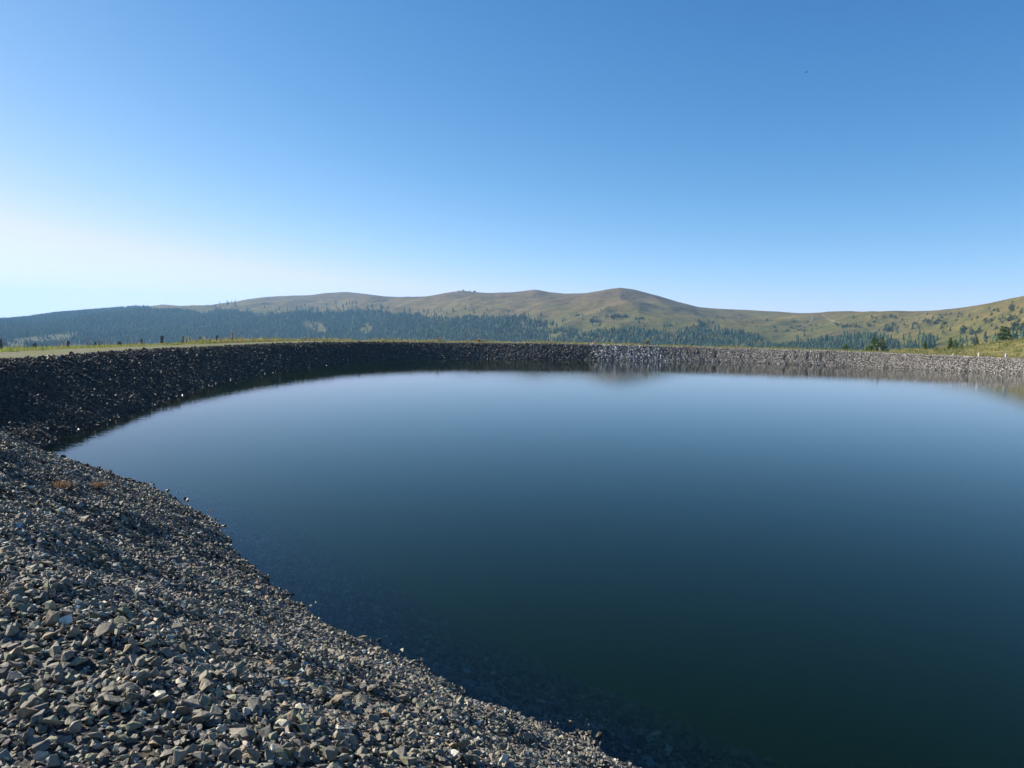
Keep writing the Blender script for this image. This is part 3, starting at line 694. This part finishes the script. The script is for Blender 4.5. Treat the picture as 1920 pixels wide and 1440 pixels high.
for m in me_all: bpy.data.meshes.remove(m)
tag(obj('grass', me), 'short green grass along the outer edge of the crest', 'grass', kind='stuff')
P, h, C, wk = verge(26000, W0+5.2, W0+8.5, .30, icor-60, icor+420, 18, 90, DRY, -.1, .25, .35)
P2, h2, C2, wk2 = verge(16000, W0+5.2, W0+7.5, .30, icor+150, tI(1330, 678), 80, 200, DRY, .02, .3, .4)
me = blades('dry_grass', np.r_[P, P2], np.r_[h, h2], np.r_[C, C2], .018, gr, .2)
tag(obj('dry_grass', me), 'tall dry reddish grass stalks behind the green verge', 'grass', kind='stuff')
# tussocks of the grassy rise on the right
n = 60000; X = gr.uniform(80, 190, n); Y = gr.uniform(112, 215, n); az = X/Y; k = (az > .5) & (az < .85)
X, Y = X[k], Y[k]
dd = ((X[:, None]-SS[None, ::6, 0])**2+(Y[:, None]-SS[None, ::6, 1])**2); ii = np.argmin(dd, 1)*6
of = ((np.c_[X, Y]-SS[ii])*NRM[ii]).sum(1); z = land_z(ii.astype(float), of, X, Y); k = (of > W0+7)
X, Y, z = X[k], Y[k], z[k]; nz = fbm(X*.35, Y*.18, 3); n = len(X)
C = np.where((nz > .0)[:, None], np.array([.29, .25, .11]), np.array([.10, .125, .035]))*np.exp(gr.normal(0, .22, (n, 1)))
h = .28*np.exp(gr.normal(0, .35, n))
me = blades('meadow_grass', np.c_[X, Y, z-.02], h, C, .12, gr, .4)
tag(obj('meadow_grass', me), 'straw yellow and green tussocks on the grassy rise at the right', 'grass', kind='stuff')

# ------------------------------------------------------------------ posts, markers, weeds on the crest
def spot(px, off, t0=None, t1=None):
    t = np.arange(icor-25, t_end, .25); P = pos_at(t, np.full(len(t), off)); z = land_z(t, np.full(len(t), off), P[:, 0], P[:, 1])
    q = project(np.c_[P, z]); k = (q[:, 2] > 5); j = np.where(k)[0][np.argmin(np.abs(q[k, 0]-px))]
    return P[j, 0], P[j, 1], z[j]
def ztop(x, y, px, py):
    v = ray(px, py); return CAMZ+v[2]*math.hypot(x, y)/math.hypot(v[0], v[1])
def post(px, ytop, off, w, lab, mat, lean=0., cut=.2, grp_='wooden posts along the crest', square=True, name='wooden_post', cat_='post'):
    x, y, zg = spot(px, off); H = max(.3, ztop(x, y, px, ytop)-zg)
    bm = bmesh.new(); bmesh.ops.create_cube(bm, size=1) if square else bmesh.ops.create_cone(bm, cap_ends=True, segments=14, radius1=.5, radius2=.47, depth=1)
    bmesh.ops.scale(bm, verts=bm.verts, vec=(w, w, H+.25)); bmesh.ops.translate(bm, verts=bm.verts, vec=(0, 0, (H-.25)/2))
    bmesh.ops.subdivide_edges(bm, edges=[e for e in bm.edges if abs(e.verts[0].co.z-e.verts[1].co.z) > .1], cuts=5)
    r = np.random.RandomState(int(px))
    for v in bm.verts:
        if v.co.z > H-.01: v.co.z += cut*w*v.co.x/w*2
        v.co.x += r.normal()*.004; v.co.y += r.normal()*.004; v.co.x += lean*max(v.co.z, 0)
    bmesh.ops.bevel(bm, geom=[e for e in bm.edges if e.verts[0].co.z > H-.1 and e.verts[1].co.z > H-.1], offset=w*.08, segments=2, affect='EDGES')
    me = bpy.data.meshes.new(name); bm.to_mesh(me); bm.free(); me.materials.append(mat)
    o = obj(name, me, None, (x, y, zg)); o.rotation_euler = (0, 0, r.uniform(-.5, .5)); tag(o, lab, cat_, grp_); return o, H
OP = W0+6.0
post(2, 636, OP, .10, 'dark brown post at the left edge of the photo, taller than its neighbours', M_WOOD, -.03)
post(64.5, 644, OP, .16, 'short thick weathered post right of the tall dead stalk', M_WOOD)
post(127.5, 640, OP, .14, 'short weathered post second to the right of the dead stalk', M_WOOD)
post(178, 641, OP, .13, 'weathered post half hidden in pale dry weeds', M_WOOD, .02)
post(224, 641, OP, .2, 'very low stump sunk in the green grass', M_WOOD)
post(265.5, 636, OP, .12, 'small dark post with a pale left side, before the tall dark post', M_WOOD)
post(303.5, 630, OP, .18, 'tallest dark wooden post above the green verge', M_WOOD)
post(343, 631, OP, .13, 'post with leafy weeds growing against it', M_WOOD)
post(375.5, 631.5, OP, .15, 'small dark post between the leafy weeds and the greenish post', M_WOOD)
post(407.5, 628.5, OP, .2, 'greenish dark post nearest the red and white marker', M_WOOD)
post(466, 632.5, OP-.5, .10, 'thin white post in the grass right of the red and white marker', M_WHITE, grp_='white posts along the crest')
post(1649, 651, OP+1, .28, 'leaning pale wooden post in front of two merged spruces', M_PALEWOOD, -.12)
post(1787.5, 663.8, OP-1.5, .24, 'lowest of three white stubs before the grassy rise', M_WHITE, grp_='white posts along the crest')
post(1835, 661.5, OP-1.5, .2, 'middle one of three white stubs before the grassy rise', M_WHITE, grp_='white posts along the crest')
post(1886, 663, OP-1.5, .24, 'rightmost and broadest white stub before the grassy rise', M_WHITE, grp_='white posts along the crest')
def marker(px, ytop, off, w, bands, lab):
    x, y, zg = spot(px, off); H = ztop(x, y, px, ytop)-zg; root = empty('marker_post', (x, y, zg)); tag(root, lab, 'marker post')
    def cyl(nm, z0, z1, rad, mat):
        bm = bmesh.new(); bmesh.ops.create_cone(bm, cap_ends=True, segments=16, radius1=rad, radius2=rad, depth=z1-z0)
        bmesh.ops.bevel(bm, geom=[e for e in bm.edges if abs(e.verts[0].co.z-e.verts[1].co.z) < 1e-4], offset=rad*.12, segments=2, affect='EDGES')
        bmesh.ops.translate(bm, verts=bm.verts, vec=(0, 0, (z0+z1)/2)); me = bpy.data.meshes.new(nm); bm.to_mesh(me); bm.free(); me.materials.append(mat); obj(nm, me, root)
    cyl('pole', -.2, H, w*.5, M_WHITE)
    for a_, b_ in bands: cyl('red_band', a_*H, b_*H+(.004 if b_ > .99 else 0), w*.5+.004, M_RED)
marker(435.5, 623.8, OP-.3, .15, [(.72, 1.), (.28, .52)], 'red and white banded marker post on the left crest')
marker(1112, 640.5, OP-2, .24, [(.62, 1.)], 'small white marker with a red top on the far crest left of the pale rubble')

def weed(px, ytop, off, lab, nst=5, leaf=(.3, .3, .1), leafn=14, spread=.12, mat_leaf_size=.05, name='weed', cat_='weed', stalk=.008):
    x, y, zg = spot(px, off); H = ztop(x, y, px, ytop)-zg; r = np.random.RandomState(int(px*7)); root = empty(name, (x, y, zg)); tag(root, lab, cat_)
    V = []; F = []; LV = []; LF = []
    for s in range(nst):
        h = H*r.uniform(.7, 1.) if s else H; lean = r.normal(0, spread, 2)*(s > 0); b = len(V); rad = stalk*(1+H)
        K = 6
        for k in range(K):
            u = k/(K-1); c = np.array([lean[0]*u*H, lean[1]*u*H, u*h-.03]); rr2 = rad*(1-.6*u)
            for j in range(4): V.append(c+np.array([math.cos(j*1.571), math.sin(j*1.571), 0])*rr2)
        for k in range(K-1):
            for j in range(4): F.append((b+k*4+j, b+k*4+(j+1) % 4, b+k*4+4+(j+1) % 4, b+k*4+4+j))
        for q_ in range(leafn):
            u = r.uniform(.15, 1.) if leafn > 6 else r.choice([.35, .6, .8, .98]); c = np.array([lean[0]*u*H, lean[1]*u*H, u*h]); a_ = r.uniform(0, 6.28); d = np.array([math.cos(a_), math.sin(a_), r.uniform(-.2, .7)]); sd_ = np.array([-d[1], d[0], 0])
            L = mat_leaf_size*r.uniform(.7, 1.5); bb = len(LV); LV += [c, c+d*L*.5+sd_*L*.35, c+d*L, c+d*L*.5-sd_*L*.35]; LF.append((bb, bb+1, bb+2, bb+3))
    obj('stem', npmesh('stem', np.array(V), np.array(F), M_STALK), root)
    C = np.tile(np.array(leaf), (len(LV), 1))*np.repeat(np.exp(r.normal(0, .2, (len(LV)//4, 1))), 4, 0)
    obj('leaves', npmesh('leaves', np.array(LV), np.array(LF), M_GRASS, False, C), root)
weed(52, 614.5, OP-.3, 'single tall thin dead stalk with small seed heads at the far left', 1, (.07, .055, .04), 22, .05, .045, 'dead_stalk', 'dead plant', .006)
weed(339, 629, OP-.2, 'leafy pale green weed on the left side of a post', 4, (.30, .30, .13), 16, .16, .10)
weed(350, 630.5, OP-.2, 'bushy pale weed between a post and a taller weed', 5, (.30, .30, .13), 16, .2, .10)
weed(357, 628.5, OP-.2, 'yellowish weed standing taller right of the bushy weed', 3, (.36, .33, .15), 14, .12, .10)
weed(415, 631, OP-.2, 'pale weed right beside the greenish dark post', 5, (.30, .30, .14), 14, .2, .08)
weed(453, 630.5, OP-.2, 'yellow weed right of the red and white marker', 5, (.36, .33, .16), 14, .2, .08)
weed(164, 637.5, OP+.3, 'brown dried weed left of the half hidden post', 5, (.2, .15, .12), 16, .2, .08)
weed(186, 635.5, OP+.3, 'dark headed dried weed above the half hidden post', 5, (.16, .12, .10), 16, .2, .08)
weed(822, 631.5, OP-.5, 'reddish dried weed on the crest left of the middle', 6, (.36, .20, .13), 22, .25, .16, stalk=.012)
weed(896, 636, OP-.5, 'rounded tawny weed on the crest near the middle', 9, (.36, .24, .15), 26, .5, .2, stalk=.012)
weed(1213, 636.5, OP-.5, 'green bush with a tawny top on the far crest', 9, (.30, .25, .12), 30, .3, .22, stalk=.014)
weed(573, 630.5, OP-.3, 'straw coloured weed on the crest where the left bank bends', 6, (.4, .3, .17), 18, .3, .13)
# dry tufts between the stones of the near bank
def tuft(px, py, lab):
    best = None
    for z0 in np.linspace(.1, 2.6, 120):
        x, y = at_z(px, py, z0); g = ground_z(float(x), float(y))
        if best is None or abs(g-z0) < best[0]: best = (abs(g-z0), float(x), float(y), g)
    _, x, y, g = best; r = np.random.RandomState(px); n = 260
    P = np.c_[r.normal(0, .07, n), r.normal(0, .07, n), np.full(n, .0)]; h = r.uniform(.05, .13, n)
    C = np.tile([.17, .115, .07], (n, 1))*np.exp(r.normal(0, .2, (n, 1)))
    o = obj('grass_tuft', blades('grass_tuft', P, h, C, .03, r, .5), None, (x, y, g+.05)); tag(o, lab, 'grass tuft')
tuft(186, 918, 'orange dry tuft of grass between the stones near the pond corner')
tuft(115, 917, 'fainter tawny tuft of grass at the left of the orange one')

# ------------------------------------------------------------------ bird
v = ray(1512, 135.5); P = np.array([0, 0, CAMZ])+v*95
bm = bmesh.new()
prof = [(-.10, .004), (-.06, .012), (-.02, .022), (.03, .024), (.07, .016), (.09, .013), (.105, .002)]
rings = []
for yy, rad in prof: rings.append([bm.verts.new((rad*math.cos(k*math.pi/4), yy, rad*math.sin(k*math.pi/4))) for k in range(8)])
for A_, B_ in zip(rings[:-1], rings[1:]):
    for k in range(8): bm.faces.new((A_[k], A_[(k+1) % 8], B_[(k+1) % 8], B_[k]))
bm.faces.new(rings[0][::-1]); bm.faces.new(rings[-1])
for s in (-1, 1):
    pt = [(0, .05, .0), (s*.09, .055, .03), (s*.20, -.01, .045), (s*.10, -.005, .028), (0, -.02, 0)]
    up = [bm.verts.new((a_, b_, c_+.004)) for a_, b_, c_ in pt]; dn = [bm.verts.new((a_, b_, c_-.004)) for a_, b_, c_ in pt]
    bm.faces.new(up); bm.faces.new(dn[::-1])
    for k in range(5): bm.faces.new((up[k], dn[k], dn[(k+1) % 5], up[(k+1) % 5]))
bmesh.ops.recalc_face_normals(bm, faces=bm.faces)
me = bpy.data.meshes.new('bird'); bm.to_mesh(me); bm.free(); me.materials.append(M_BIRD)
o = obj('bird', me, None, P); o.scale = (1.7,)*3; o.rotation_euler = (.5, R(-38), R(15)); tag(o, 'tiny dark bird flying high in the blue sky at the right', 'bird')

# ------------------------------------------------------------------ haze
HAZE = 0.000082; HTOP = 300
m = bpy.data.materials.new('haze'); m.use_nodes = True; nt = m.node_tree; nt.nodes.clear()
out = nd(nt, 'ShaderNodeOutputMaterial'); pv = nd(nt, 'ShaderNodeVolumePrincipled')
pv.inputs['Color'].default_value = (.30, .62, 1., 1); pv.inputs['Density'].default_value = HAZE; pv.inputs['Anisotropy'].default_value = .1
nt.links.new(pv.outputs[0], out.inputs['Volume'])
bm = bmesh.new(); bmesh.ops.create_cube(bm, size=1); bmesh.ops.scale(bm, verts=bm.verts, vec=(15500, 15500, HTOP+480)); bmesh.ops.translate(bm, verts=bm.verts, vec=(0, 0, (HTOP-480)/2))
me = bpy.data.meshes.new('haze'); bm.to_mesh(me); bm.free(); me.materials.append(m)
tag(obj('haze', me), kind='stuff')
